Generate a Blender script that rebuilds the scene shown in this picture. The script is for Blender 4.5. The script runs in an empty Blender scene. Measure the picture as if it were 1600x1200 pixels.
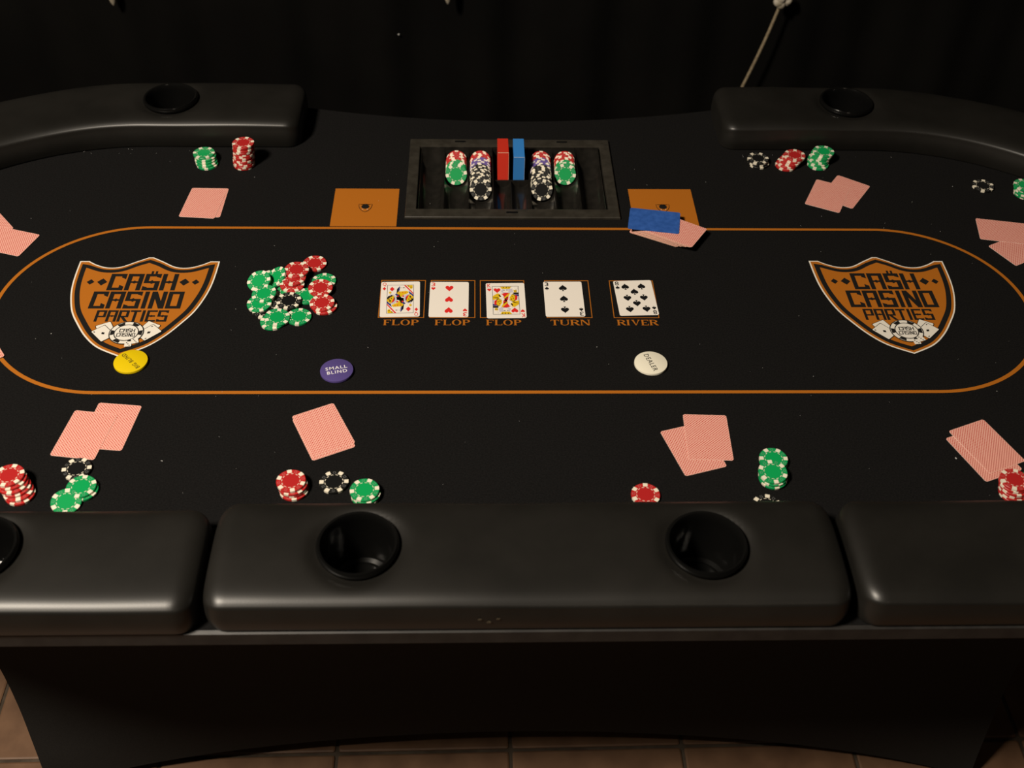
import bpy, bmesh, math, random
from mathutils import Matrix, Vector
random.seed(7)
R = math.radians
scene = bpy.context.scene
COL = scene.collection

# ------------------------------------------------------------------ camera, world, lights, exposure
FZ = 0.76                                    # height of the felt above the floor (m)

def make_camera():
    cd = bpy.data.cameras.new('camera')
    cd.sensor_width = 36.0
    cd.lens = 1742.7 / 1600 * 36.0
    cd.clip_start = 0.05
    pitch, roll, yaw = R(43.91), R(1.68), R(2.515)
    fwd0 = Vector((math.sin(yaw), math.cos(yaw), 0))
    right0 = Vector((math.cos(yaw), -math.sin(yaw), 0))
    fwd = fwd0 * math.cos(pitch) + Vector((0, 0, -math.sin(pitch)))
    up0 = fwd0 * math.sin(pitch) + Vector((0, 0, math.cos(pitch)))
    right = right0 * math.cos(roll) + up0 * math.sin(roll)
    up = up0 * math.cos(roll) - right0 * math.sin(roll)
    m = Matrix((right, up, -fwd)).transposed().to_4x4()
    m.translation = Vector((-0.0685, -1.40, FZ + 1.157))
    co = bpy.data.objects.new('camera', cd)
    co.matrix_world = m
    cd.dof.use_dof = True
    cd.dof.focus_distance = 1.80
    cd.dof.aperture_fstop = 4.5
    COL.objects.link(co)
    scene.camera = co

make_camera()

world = bpy.data.worlds.new('world')
scene.world = world
world.use_nodes = True
world.node_tree.nodes['Background'].inputs[0].default_value = (1.0, 0.82, 0.62, 1)
world.node_tree.nodes['Background'].inputs[1].default_value = 0.007

def area(name, loc, target, size, power, color):
    ld = bpy.data.lights.new(name, 'AREA')
    ld.shape = 'DISK'
    ld.size = size
    ld.energy = power
    ld.color = color
    o = bpy.data.objects.new(name, ld)
    o.location = loc
    d = Vector(target) - Vector(loc)
    o.rotation_euler = d.to_track_quat('-Z', 'Y').to_euler()
    COL.objects.link(o)
    return o

area('ceiling_lamp', (-1.60, -1.38, 3.35), (0.0, -0.1, 0.76), 0.50, 140, (1.0, 0.88, 0.73))
area('fill_light', (0.7, -2.9, 2.5), (0.0, 0.0, 0.6), 0.7, 1.8, (1.0, 0.82, 0.64))  # added weak fill that brightens the front rail face and the stretch cover

scene.view_settings.view_transform = 'Standard'
scene.view_settings.look = 'None'
scene.view_settings.exposure = 0.0
scene.view_settings.gamma = 1.0
scene.view_settings.use_curve_mapping = False

# ------------------------------------------------------------------ materials
MATS = {}
def mat(name, color, rough=0.6, spec=0.5, **kw):
    if name in MATS: return MATS[name]
    m = bpy.data.materials.new(name)
    m.use_nodes = True
    b = m.node_tree.nodes['Principled BSDF']
    b.inputs['Base Color'].default_value = (*color, 1)
    b.inputs['Roughness'].default_value = rough
    b.inputs['Specular IOR Level'].default_value = spec
    for k, v in kw.items():
        b.inputs[k].default_value = v
    MATS[name] = m
    return m

def N(m, t, **kw):
    n = m.node_tree.nodes.new(t)
    for k, v in kw.items(): setattr(n, k, v)
    return n

def noise_var(m, scale, c0, c1, lo=0.35, hi=0.65, detail=4, bump=0.0, bscale=None, coord='Object', dist=0.001):
    nt = m.node_tree; L = nt.links
    b = nt.nodes['Principled BSDF']
    tc = N(m, 'ShaderNodeTexCoord')
    nz = N(m, 'ShaderNodeTexNoise')
    nz.inputs['Scale'].default_value = scale
    nz.inputs['Detail'].default_value = detail
    L.new(tc.outputs[coord], nz.inputs['Vector'])
    cr = N(m, 'ShaderNodeValToRGB')
    cr.color_ramp.elements[0].position = lo; cr.color_ramp.elements[0].color = (*c0, 1)
    cr.color_ramp.elements[1].position = hi; cr.color_ramp.elements[1].color = (*c1, 1)
    L.new(nz.outputs['Fac'], cr.inputs['Fac'])
    L.new(cr.outputs['Color'], b.inputs['Base Color'])
    if bump:
        n2 = N(m, 'ShaderNodeTexNoise')
        n2.inputs['Scale'].default_value = bscale or scale
        n2.inputs['Detail'].default_value = 3
        L.new(tc.outputs[coord], n2.inputs['Vector'])
        bp = N(m, 'ShaderNodeBump')
        bp.inputs['Strength'].default_value = bump
        bp.inputs['Distance'].default_value = dist
        L.new(n2.outputs['Fac'], bp.inputs['Height'])
        L.new(bp.outputs['Normal'], b.inputs['Normal'])
    return m

FELT = noise_var(mat('felt_black', (.008, .0075, .007), .95, .15), 420, (.0030, .0029, .0030), (.0066, .0062, .0061), bump=.25, bscale=900, dist=.0006)
VINYL = noise_var(mat('vinyl_black', (.006, .0055, .005), .40, .5), 9, (.0085, .0079, .0066), (.0125, .0115, .0098), bump=.10, bscale=700, dist=.0004)
EDGE = noise_var(mat('edge_vinyl', (.02, .018, .017), .45, .4), 30, (.016, .015, .0145), (.026, .024, .022))
CUPM = mat('cup_plastic', (.004, .004, .0038), .16, .5)
SKIRT = noise_var(mat('skirt_spandex', (.012, .011, .010), .75, .25), 600, (.0095, .0092, .0085), (.0150, .0143, .0130), bump=.1, bscale=1200, dist=.0004)
TRAYR = noise_var(mat('tray_rim_plastic', (.03, .027, .021), .34, .5), 60, (.026, .023, .018), (.038, .034, .027))
TRAYM = noise_var(mat('tray_plastic', (.012, .011, .009), .22, .5), 60, (.009, .0083, .007), (.014, .0125, .0105), bump=.05, bscale=200, dist=.0003)
SLOT = mat('slot_black', (.002, .002, .002), .6, .2)
ORANGE = mat('print_orange', (.40, .125, .008), .8, .2)
PBLACK = mat('print_black', (.008, .0072, .0065), .85, .2)
PWHITE = mat('print_white', (.74, .70, .62), .8, .2)
CREAM = mat('chip_cream', (.80, .74, .60), .42, .45)
RED = mat('card_red', (.68, .022, .018), .5, .4)
INK = mat('card_ink', (.006, .006, .007), .5, .4)
INKGREY = mat('card_ink_grey', (.07, .075, .10), .5, .4)
YEL = mat('card_yellow', (.72, .47, .01), .5, .4)
BLU = mat('card_blue', (.03, .035, .20), .5, .4)
LIL = mat('card_lilac', (.55, .52, .60), .5, .4)
STOCK = mat('card_stock', (.82, .77, .70), .45, .45)
LINT = mat('lint_white', (.6, .6, .58), .9, .1)

CHIPC = {
    'green': ((.006, .30, .085), (.004, .33, .085)),
    'red': ((.46, .020, .018), (.42, .018, .018)),
    'black': ((.010, .010, .009), (.009, .009, .009)),
    'purple': ((.12, .075, .30), (.11, .07, .27)),
}
for k, (a, b) in CHIPC.items():
    mat('chip_' + k, a, .36, .45)
    mat('inlay_' + k, b, .34, .2 if k == 'black' else .45)
def lighter(c): return tuple(min(1, x * .6 + .16) for x in c)
for k, (a, b) in CHIPC.items():
    mat('mark_' + k, lighter(a), .45, .4)

def back_material():
    m = mat('card_back_red', (.8, .4, .3), .45, .4)
    nt = m.node_tree; L = nt.links; b = nt.nodes['Principled BSDF']
    tc = N(m, 'ShaderNodeTexCoord'); sp = N(m, 'ShaderNodeSeparateXYZ')
    L.new(tc.outputs['Object'], sp.inputs[0])
    def mth(op, a, bb=None, c=None):
        n = N(m, 'ShaderNodeMath', operation=op)
        for i, v in enumerate((a, bb, c)):
            if v is None: continue
            if isinstance(v, (int, float)): n.inputs[i].default_value = v
            else: L.new(v, n.inputs[i])
        return n.outputs[0]
    p = .0044
    x, y = sp.outputs[0], sp.outputs[1]
    cx = mth('COSINE', mth('MULTIPLY', x, 2 * math.pi / p))
    cy = mth('COSINE', mth('MULTIPLY', y, 2 * math.pi / p))
    pr = mth('MULTIPLY', cx, cy)
    red = mth('SMOOTH_MIN', mth('MAXIMUM', mth('MULTIPLY_ADD', pr, 3.5, -.35), 0.0), 1.0, .01)
    bx = mth('LESS_THAN', mth('ABSOLUTE', x), .0311)
    by = mth('LESS_THAN', mth('ABSOLUTE', y), .0438)
    red = mth('MULTIPLY', red, mth('MULTIPLY', bx, by))
    mx = N(m, 'ShaderNodeMix', data_type='RGBA')
    L.new(red, mx.inputs[0])
    mx.inputs[6].default_value = (.83, .45, .365, 1)
    mx.inputs[7].default_value = (.50, .040, .030, 1)
    L.new(mx.outputs[2], b.inputs['Base Color'])
    return m
BACK = back_material()
CUT = noise_var(mat('cut_card_blue', (.03, .10, .38), .5, .4), 90, (.022, .085, .33), (.034, .115, .42))

# ------------------------------------------------------------------ helpers
def link(name, me, parent=None, loc=(0, 0, 0), rot=(0, 0, 0)):
    o = bpy.data.objects.new(name, me)
    COL.objects.link(o)
    o.location = loc; o.rotation_euler = rot
    if parent is not None: o.parent = parent
    return o

def tag(o, label=None, cat=None, group=None, kind=None):
    if label: o['label'] = label
    if cat: o['category'] = cat
    if group: o['group'] = group
    if kind: o['kind'] = kind
    return o

def empty(name, loc, rot=(0, 0, 0), label=None, cat=None, group=None):
    o = link(name, None, None, loc, rot)
    o.empty_display_size = .02
    return tag(o, label, cat, group)

class MB:
    """collects polygons with material slots; build() makes ONE mesh"""
    def __init__(s, jit=0.0): s.v = []; s.f = []; s.mi = []; s.mats = []; s.jit = jit; s.jn = 0
    def slot(s, m):
        if m not in s.mats: s.mats.append(m)
        return s.mats.index(m)
    def add(s, verts, faces, m):
        k = len(s.v); s.v += [tuple(q) for q in verts]
        i = s.slot(m)
        for f in faces: s.f.append([a + k for a in f]); s.mi.append(i)
    def poly(s, pts, z, m):
        a = sum(pts[i][0] * pts[(i + 1) % len(pts)][1] - pts[(i + 1) % len(pts)][0] * pts[i][1] for i in range(len(pts)))
        if a < 0: pts = pts[::-1]
        s.jn = (s.jn + 1) % 12; z += s.jn * s.jit      # overlapping strokes never share a plane
        s.add([(x, y, z) for x, y in pts], [list(range(len(pts)))], m)
    def prism(s, pts, z0, z1, m):
        a = sum(pts[i][0] * pts[(i + 1) % len(pts)][1] - pts[(i + 1) % len(pts)][0] * pts[i][1] for i in range(len(pts)))
        if a < 0: pts = pts[::-1]
        n = len(pts)
        s.add([(x, y, z0) for x, y in pts] + [(x, y, z1) for x, y in pts],
              [list(range(n))[::-1], list(range(n, 2 * n))] + [[i, (i + 1) % n, n + (i + 1) % n, n + i] for i in range(n)], m)
    def box(s, x0, x1, y0, y1, z0, z1, m):
        s.prism([(x0, y0), (x1, y0), (x1, y1), (x0, y1)], z0, z1, m)
    def lathe(s, prof, n, m, c=(0, 0, 0)):
        """prof: list of (r, z); open revolve, caps where r==0"""
        vs = []; fs = []
        for r, z in prof:
            for i in range(n):
                a = 2 * math.pi * i / n
                vs.append((c[0] + r * math.cos(a), c[1] + r * math.sin(a), c[2] + z))
        for j in range(len(prof) - 1):
            for i in range(n):
                i2 = (i + 1) % n
                fs.append([j * n + i, j * n + i2, (j + 1) * n + i2, (j + 1) * n + i])
        s.add(vs, fs, m)
    def ringdash(s, r0, r1, a0, a1, z, m, n=3):
        pts = [(r1 * math.cos(a0 + (a1 - a0) * i / n), r1 * math.sin(a0 + (a1 - a0) * i / n)) for i in range(n + 1)]
        pts += [(r0 * math.cos(a1 - (a1 - a0) * i / n), r0 * math.sin(a1 - (a1 - a0) * i / n)) for i in range(n + 1)]
        s.poly(pts, z, m)
    def mesh(s, name, smooth=None):
        me = bpy.data.meshes.new(name)
        me.from_pydata(s.v, [], s.f)
        for m in s.mats: me.materials.append(m)
        me.polygons.foreach_set('material_index', s.mi)
        if smooth is not None:
            me.polygons.foreach_set('use_smooth', [True] * len(s.f))
            me.set_sharp_from_angle(angle=R(smooth))
        me.update()
        return me
    def build(s, name, parent=None, loc=(0, 0, 0), rot=(0, 0, 0), smooth=None):
        return link(name, s.mesh(name, smooth), parent, loc, rot)

def circle(r, n, c=(0, 0), a0=0):
    return [(c[0] + r * math.cos(a0 + 2 * math.pi * i / n), c[1] + r * math.sin(a0 + 2 * math.pi * i / n)) for i in range(n)]

def ell0(cx, cy, rx, ry, n=14): return [(cx + rx * math.cos(2 * math.pi * i / n), cy + ry * math.sin(2 * math.pi * i / n)) for i in range(n)]

def rrect(w, h, r, n=4):
    pts = []
    for cx, cy, a in ((w / 2 - r, h / 2 - r, 0), (-w / 2 + r, h / 2 - r, 90), (-w / 2 + r, -h / 2 + r, 180), (w / 2 - r, -h / 2 + r, 270)):
        for i in range(n + 1):
            t = R(a + 90 * i / n)
            pts.append((cx + r * math.cos(t), cy + r * math.sin(t)))
    return pts

def bez(p0, p1, p2, p3, n=8):
    o = []
    for i in range(n):
        t = i / n; u = 1 - t
        o.append(tuple(u**3 * a + 3 * u * u * t * b + 3 * u * t * t * c + t**3 * d for a, b, c, d in zip(p0, p1, p2, p3)))
    return o

def spline(pts, n=5):
    """Catmull-Rom through open list of points"""
    out = []
    for i in range(len(pts) - 1):
        p0 = pts[max(i - 1, 0)]; p1 = pts[i]; p2 = pts[i + 1]; p3 = pts[min(i + 2, len(pts) - 1)]
        for k in range(n):
            t = k / n
            out.append(tuple(.5 * ((2 * b) + (c - a) * t + (2 * a - 5 * b + 4 * c - d) * t * t + (3 * b - a - 3 * c + d) * t**3) for a, b, c, d in zip(p0, p1, p2, p3)))
    out.append(pts[-1])
    return out

def inset(pts, d):
    """mitred inward offset of a CCW polygon"""
    n = len(pts); out = []
    for i in range(n):
        a, b, c = Vector(pts[i - 1]), Vector(pts[i]), Vector(pts[(i + 1) % n])
        e1 = (b - a).normalized(); e2 = (c - b).normalized()
        n1 = Vector((-e1.y, e1.x)); n2 = Vector((-e2.y, e2.x))
        m = n1 + n2
        if m.length < 1e-6: m = n1
        m.normalize()
        k = d / max(.35, m.dot(n1))
        out.append(tuple(b + m * k))
    return out

def tube(mb, pts, r, m, n=8):
    vs = []; fs = []
    for i, q in enumerate(pts):
        q = Vector(q)
        t = (Vector(pts[min(i + 1, len(pts) - 1)]) - Vector(pts[max(i - 1, 0)])).normalized()
        a = t.orthogonal().normalized() if i == 0 else (a - t * a.dot(t)).normalized()
        b = t.cross(a)
        rr = r[i] if isinstance(r, (list, tuple)) else r
        for k in range(n):
            an = 2 * math.pi * k / n
            vs.append(q + a * rr * math.cos(an) + b * rr * math.sin(an))
    for i in range(len(pts) - 1):
        for k in range(n):
            fs.append([i * n + k, i * n + (k + 1) % n, (i + 1) * n + (k + 1) % n, (i + 1) * n + k])
    fs.append(list(range(n))[::-1]); fs.append([(len(pts) - 1) * n + k for k in range(n)])
    mb.add(vs, fs, m)

def text_polys(body, size, align='CENTER', space=1.0, off=0.0):
    cu = bpy.data.curves.new('t', 'FONT')
    cu.body = body; cu.size = size; cu.align_x = align; cu.align_y = 'CENTER'
    cu.space_character = space; cu.resolution_u = 3; cu.offset = off
    o = bpy.data.objects.new('t', cu)
    COL.objects.link(o)
    bpy.context.view_layer.update()
    me = bpy.data.meshes.new_from_object(o.evaluated_get(bpy.context.evaluated_depsgraph_get()))
    vs = [tuple(v.co) for v in me.vertices]; fs = [list(p.vertices) for p in me.polygons]
    bpy.data.objects.remove(o); bpy.data.curves.remove(cu); bpy.data.meshes.remove(me)
    return vs, fs

def add_text(mb, body, size, z, m, c=(0, 0), width=None, rot=0, height=None, bold=0.0, space=1.0):
    vs, fs = text_polys(body, size, off=bold, space=space)
    xs = [v[0] for v in vs]; ys = [v[1] for v in vs]
    cx, cy = (min(xs) + max(xs)) / 2, (min(ys) + max(ys)) / 2
    sx = width / (max(xs) - min(xs)) if width else 1
    sy = height / (max(ys) - min(ys)) if height else sx
    ca, sa = math.cos(rot), math.sin(rot)
    out = []
    for v in vs:
        x, y = (v[0] - cx) * sx, (v[1] - cy) * sy
        out.append((c[0] + x * ca - y * sa, c[1] + x * sa + y * ca, z))
    mb.add(out, fs, m)

def boolean_cut(me, cutter_me):
    """return a new mesh: me minus cutter (evaluated, no helper object is left)"""
    a = bpy.data.objects.new('a', me); b = bpy.data.objects.new('b', cutter_me)
    COL.objects.link(a); COL.objects.link(b)
    md = a.modifiers.new('cut', 'BOOLEAN'); md.operation = 'DIFFERENCE'; md.solver = 'EXACT'; md.object = b
    bpy.context.view_layer.update()
    res = bpy.data.meshes.new_from_object(a.evaluated_get(bpy.context.evaluated_depsgraph_get()))
    bpy.data.objects.remove(a); bpy.data.objects.remove(b)
    return res

# ------------------------------------------------------------------ the setting: floor, back wall
GROUT = noise_var(mat('grout', (.10, .075, .05), .9, .2), 40, (.05, .037, .026), (.08, .062, .045))
TILE = noise_var(mat('tile_terracotta', (.3, .15, .07), .55, .35), 14, (.105, .055, .030), (.185, .102, .056), lo=.3, hi=.7, detail=8, bump=.25, bscale=45, coord='Object')
mb = MB(); mb.box(-3.2, 3.2, -3.6, 1.45, -.05, -.004, GROUT)
floor = tag(mb.build('floor'), kind='structure')
PIT = .3195
tl = MB()
w = PIT - .007
outer = rrect(w, w, .004, 2); inner = rrect(w - .006, w - .006, .004, 2)
n = len(outer)
tl.add([(x, y, -.006) for x, y in outer] + [(x, y, -.0015) for x, y in outer] + [(x, y, 0) for x, y in inner],
       [[i, (i + 1) % n, n + (i + 1) % n, n + i] for i in range(n)] + [[n + i, n + (i + 1) % n, 2 * n + (i + 1) % n, 2 * n + i] for i in range(n)] + [list(range(2 * n, 3 * n))], TILE)
tile_me = tl.mesh('floor_tile')
ga = R(.65)
for i in range(-7, 7):
    for j in range(-6, 3):
        gx = -.007 + (i + .5) * PIT; gy = -.3845 + (j + .5) * PIT
        link('floor_tile', tile_me, floor, (gx * math.cos(ga) - (gy + .385) * math.sin(ga), gx * math.sin(ga) + gy, random.uniform(-.0006, .0006)),
             (0, 0, ga + random.choice((0, 1, 2, 3)) * math.pi / 2))

WALLM = noise_var(mat('wall_black_cloth', (.004, .0038, .0032), .9, .1), 3, (.0022, .002, .0017), (.0042, .0039, .0033), lo=.4, hi=.75, bump=.1, bscale=300)
mb = MB(); vs = []; fs = []
nx = 260
for i in range(nx + 1):
    x = -3.2 + 6.4 * i / nx
    y = 1.32 + .012 * math.sin(x * 21 + 1.5 * math.sin(x * 3.1)) + .006 * math.sin(x * 47)
    for z in (0.0, 2.6): vs.append((x, y, z))
for i in range(nx): fs.append([2 * i, 2 * i + 2, 2 * i + 3, 2 * i + 1])
mb.add(vs, fs, WALLM)
wb = tag(mb.build('wall_back', smooth=60), kind='structure')
sp = MB(); sp.lathe([(0, -.0022), (.0016, -.0016), (.0022, 0), (.0016, .0016), (0, .0022)], 8, LINT)
sp.build('white_speck', wb, (-.2688, 1.306, .5633), smooth=60)

# ------------------------------------------------------------------ poker table
table = empty('poker_table', (0, 0, FZ), label='black racetrack poker table with printed felt and padded vinyl rails', cat='table')
X0, YC = .68, -.014
RI, RO = .462, .617
RM, HW = (RI + RO) / 2, (RO - RI) / 2

def outline(r, n=40, notch=False):
    """CCW racetrack of radius r about the two end centres"""
    pts = []
    for i in range(n + 1):
        t = -math.pi / 2 + math.pi * i / n
        pts.append((X0 + r * math.cos(t), YC + r * math.sin(t)))
    if notch:
        m = 24
        for i in range(m + 1):
            x = .405 - .81 * i / m
            pts.append((x, .5495 + .0475 * (x / .405)**2))
    for i in range(n + 1):
        t = math.pi / 2 + math.pi * i / n
        pts.append((-X0 + r * math.cos(t), YC + r * math.sin(t)))
    return pts

CUPS_C = [(-.2155, -.5435), (.2165, -.5455)]
CUPS_L = [(-.679, -.546), (-.6535, .5315)]
CUPS_R = [(.722, -.546), (.6530, .5350)]
TC = (-.0045, .3475)                        # centre of the chip tray

def cutters(cups, r, z0, z1, tray=False):
    c = MB()
    for q in cups: c.prism(circle(r, 48, q), z0, z1, PBLACK)
    if tray: c.box(TC[0] - .177, TC[0] + .177, .246, .460, -.2, .1, PBLACK)
    return c.mesh('c')

top = MB(); top.prism(outline(RO - .004, notch=True), -.026, 0, FELT)
tm = boolean_cut(top.mesh('top'), cutters(CUPS_C + CUPS_L + CUPS_R, .0462, -.2, .2, True))
felt = link('playing_surface', tm, table)
felt['label'] = 'black felt playing surface with orange printing'

# edge trim, slightly proud of the board
eo = outline(RO + .001, 60); ei = outline(RO - .006, 60)
et = MB(); n = len(eo)
rng = [i for i in range(n) if not (i == 60)]
vs = []
for (x, y), (u, v) in zip(eo, ei): vs += [(u, v, -.0005), (x, y, -.003), (x, y, -.025), (u, v, -.0275)]
fs = []
for i in range(n):
    if i == 60: continue                    # open across the dealer's cut-out
    j = (i + 1) % n
    for k in range(4): fs.append([4 * i + k, 4 * i + (k + 1) % 4, 4 * j + (k + 1) % 4, 4 * j + k][::-1])
et.add(vs, fs, EDGE)
et.build('edge_trim', table, smooth=40)

# support frame between the board and the covered table
uf = MB()
for x0_, x1_, y0_, y1_ in ((-.84, .84, -.35, -.30), (-.84, .84, .12, .17), (-.84, -.79, -.30, .12), (.79, .84, -.30, .12)):
    uf.box(x0_, x1_, y0_, y1_, -.0605, -.026, SLOT)
uf.build('under_frame', table)

# padded rails
def rail_profile(ins, n_arc=6):
    """cross-section, x positive outwards: flat bottom, upright sides, crisp seam edge, softly rolling top"""
    a = HW - ins; h = .0500 - ins * .50; r = .0080; rb = .004
    pts = []
    def top(x):
        q = min(1, abs(x) / a)
        return h + .0030 * (1 - q * q) + .0090 * (1 - q**9) * (a / HW)
    for i in range(4):
        t = R(-90 + 90 * i / 3); pts.append((a - rb + rb * math.cos(t), rb + rb * math.sin(t)))
    for i in range(1, 6): pts.append((a + .0030 * math.sin(math.pi * i / 6), rb + (h - r - rb) * i / 6))
    for i in range(n_arc + 1):
        t = R(62 * i / n_arc); pts.append((a - r + r * math.cos(t), h - r + r * math.sin(t)))
    xe, ze = pts[-1]
    k = 34
    for i in range(1, k):
        x = xe * math.cos(math.pi * i / k)
        pts.append((x, ze + (top(x) - top(xe))))
    left = [(-x, z) for x, z in pts[:9 + n_arc + 1]][::-1]
    return pts + left

def make_rail(name, path, label, cups, parent, widen=None):
    """path: (x, y, outward nx, ny) samples, arc length step known from points"""
    s = [0]
    for i in range(1, len(path)): s.append(s[-1] + math.hypot(path[i][0] - path[i - 1][0], path[i][1] - path[i - 1][1]))
    T = s[-1]; re = .026
    vs = []; fs = []; m = None
    for (x, y, nx, ny), si in zip(path, s):
        d = min(si, T - si)
        ins = re * (1 - math.sqrt(max(0, 1 - ((re - d) / re)**2))) if d < re else 0
        pr = rail_profile(ins); m = len(pr)
        wk = widen(x, y) if widen else 0
        for a, z in pr:
            if a < 0: a *= 1 + wk / HW
            else: a *= 1 + .004 / HW * max(0, (y - YC) / RM)
            px, py = x + nx * a, y + ny * a
            if z > .045:
                for cx, cy in cups:
                    q = math.hypot(px - cx, py - cy)
                    z -= .0075 * (math.exp(-((q - .047) / .012)**2) if q > .047 else 1)
            # gentle unevenness of the upholstery
            if z > .012:
                z += .0011 * math.sin(px * 17 + py * 9) * math.sin(px * 7 - 1.3)
            vs.append((px, py, z))
    k = len(path)
    for i in range(k - 1):
        for j in range(m):
            j2 = (j + 1) % m
            fs.append([i * m + j, i * m + j2, (i + 1) * m + j2, (i + 1) * m + j])
    fs.append(list(range(m))); fs.append([(k - 1) * m + j for j in range(m)][::-1])
    b = MB(); b.add(vs, fs, VINYL)
    me = b.mesh(name)
    bm = bmesh.new(); bm.from_mesh(me); bmesh.ops.recalc_face_normals(bm, faces=bm.faces); bm.to_mesh(me); bm.free()
    me = boolean_cut(me, cutters(cups, .0462, -.02, .2))
    me.polygons.foreach_set('use_smooth', [True] * len(me.polygons)); me.set_sharp_from_angle(angle=R(42))
    o = link(name, me, parent); o['label'] = label
    for cx, cy in cups:
        c = MB()
        zr = .0600
        prof = [(.0448, zr - .012), (.0508, zr - .006), (.0512, zr - .0015), (.0490, zr + .0018), (.0462, zr + .0012), (.0446, zr - .002),
                (.0440, zr - .010), (.0415, zr - .066), (.0385, zr - .0795), (.0330, zr - .082), (.0290, zr - .079), (.0280, zr - .0805), (.0001, zr - .0805)]
        c.lathe(prof, 64, CUPM)
        co = c.build('cup_holder', o, (cx, cy, 0), smooth=50)
        co['label'] = 'glossy black plastic cup holder'
    return o

def straight(x0, x1, y, ny, step=.006):
    k = max(2, int(abs(x1 - x0) / step))
    # finer at both ends for the rounded ends
    return [(x0 + (x1 - x0) * i / k, y, 0, ny) for i in range(k + 1)]
def densify_ends(path):
    def ext(a, b):
        return [tuple(a[q] + (b[q] - a[q]) * t for q in range(4)) for t in (0, .08, .2, .4, .65)]
    return path
def endarc(sgn, t0, t1, k=190):
    o = []
    for i in range(1, k):
        t = t0 + (t1 - t0) * i / k
        o.append((sgn * X0 + RM * math.cos(t), YC + RM * math.sin(t), math.cos(t), math.sin(t)))
    return o
YF, YB = YC - RM, YC + RM
fine = lambda a, b: [a + (b - a) * t for t in (0, .02, .06, .12, .2, .32, .46, .62, .8)]
def ended(xs0, xs1, y, ny):
    """straight run whose two ends carry extra samples"""
    s = 1 if xs1 > xs0 else -1; q = .024 * s
    xs = fine(xs0, xs0 + q); k = int(abs(xs1 - xs0 - 2 * q) / .006)
    xs += [xs0 + q + (xs1 - xs0 - 2 * q) * i / k for i in range(k + 1)]
    xs += fine(xs1, xs1 - q)[::-1]
    return [(x, y, 0, ny) for x in xs]
def started(x0, x1, y, ny):
    s = 1 if x1 > x0 else -1; q = .024 * s
    k = int(abs(x1 - x0 - q) / .006)
    return [(x, y, 0, ny) for x in fine(x0, x0 + q) + [x0 + q + (x1 - x0 - q) * i / k for i in range(k + 1)]]

rail_c = make_rail('padded_rail', ended(-.397, .388, YF, -1), 'straight black vinyl rail nearest the camera', CUPS_C, table, lambda x, y: .009)
pl = started(-.405, -X0, YF - .004, -1) + [(a, b, c, d) for a, b, c, d in endarc(-1, -math.pi / 2, -3 * math.pi / 2)] + started(-.402, -X0, YB, 1)[::-1]
make_rail('padded_rail', pl, 'black vinyl rail around the left end', CUPS_L, table, lambda x, y: .002 * max(0, min(1, (YC - y) / RM)))
pr = started(.399, X0, YF, -1) + endarc(1, -math.pi / 2, math.pi / 2) + started(.402, X0, YB, 1)[::-1]
make_rail('padded_rail', pr, 'black vinyl rail around the right end', CUPS_R, table, lambda x, y: .009 * max(0, min(1, (YC - y) / RM)))

# small worn scuffs on the face of the front rail
SCUFF = mat('scuff_tan', (.09, .07, .045), .8, .2)
for dx, dz, sx, sz in ((-.0115, .0085, .0022, .0016), (-.0005, .003, .0024, .0022), (.0105, .0095, .0022, .0014)):
    s = MB(); pts = []
    for i in range(9):
        a = 2 * math.pi * i / 9; r = 1 + .25 * math.sin(i * 2.7)
        pts.append((sx * r * math.cos(a), sz * r * math.sin(a)))
    s.prism(pts, 0, .0004, SCUFF)
    s.build('scuff_mark', rail_c, (-.0535 + dx, YF - HW - .0036, .020 + dz), (R(90), 0, 0))

# ---- printing on the felt (sub-parts of the playing surface)
Z1, Z2, Z3, Z4, Z5, Z6 = .0004, .0007, .0010, .0013, .0016, .0019
def racetrack_line(r, hx, yc, wd, z):
    b = MB(); n = 48; vs = []; fs = []
    for k, rr in ((0, r - wd / 2), (1, r + wd / 2)):
        for i in range(n + 1):
            t = -math.pi / 2 + math.pi * i / n; vs.append((hx + rr * math.cos(t), yc + rr * math.sin(t), z))
        for i in range(n + 1):
            t = math.pi / 2 + math.pi * i / n; vs.append((-hx + rr * math.cos(t), yc + rr * math.sin(t), z))
    m = 2 * n + 2
    for i in range(m): fs.append([i, (i + 1) % m, m + (i + 1) % m, m + i][::-1])
    b.add(vs, fs, ORANGE)
    return b
o = racetrack_line(.2045, .629, -.0125, .0062, Z1).build('betting_line', felt); o['label'] = 'orange oval betting line'

def stroke(mb, p, q, wd, z, m):
    p, q = Vector(p), Vector(q); d = (q - p).normalized(); nn = Vector((-d.y, d.x)) * wd / 2
    mb.poly([tuple(p - nn), tuple(q - nn), tuple(q + nn), tuple(p + nn)], z, m)

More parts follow.
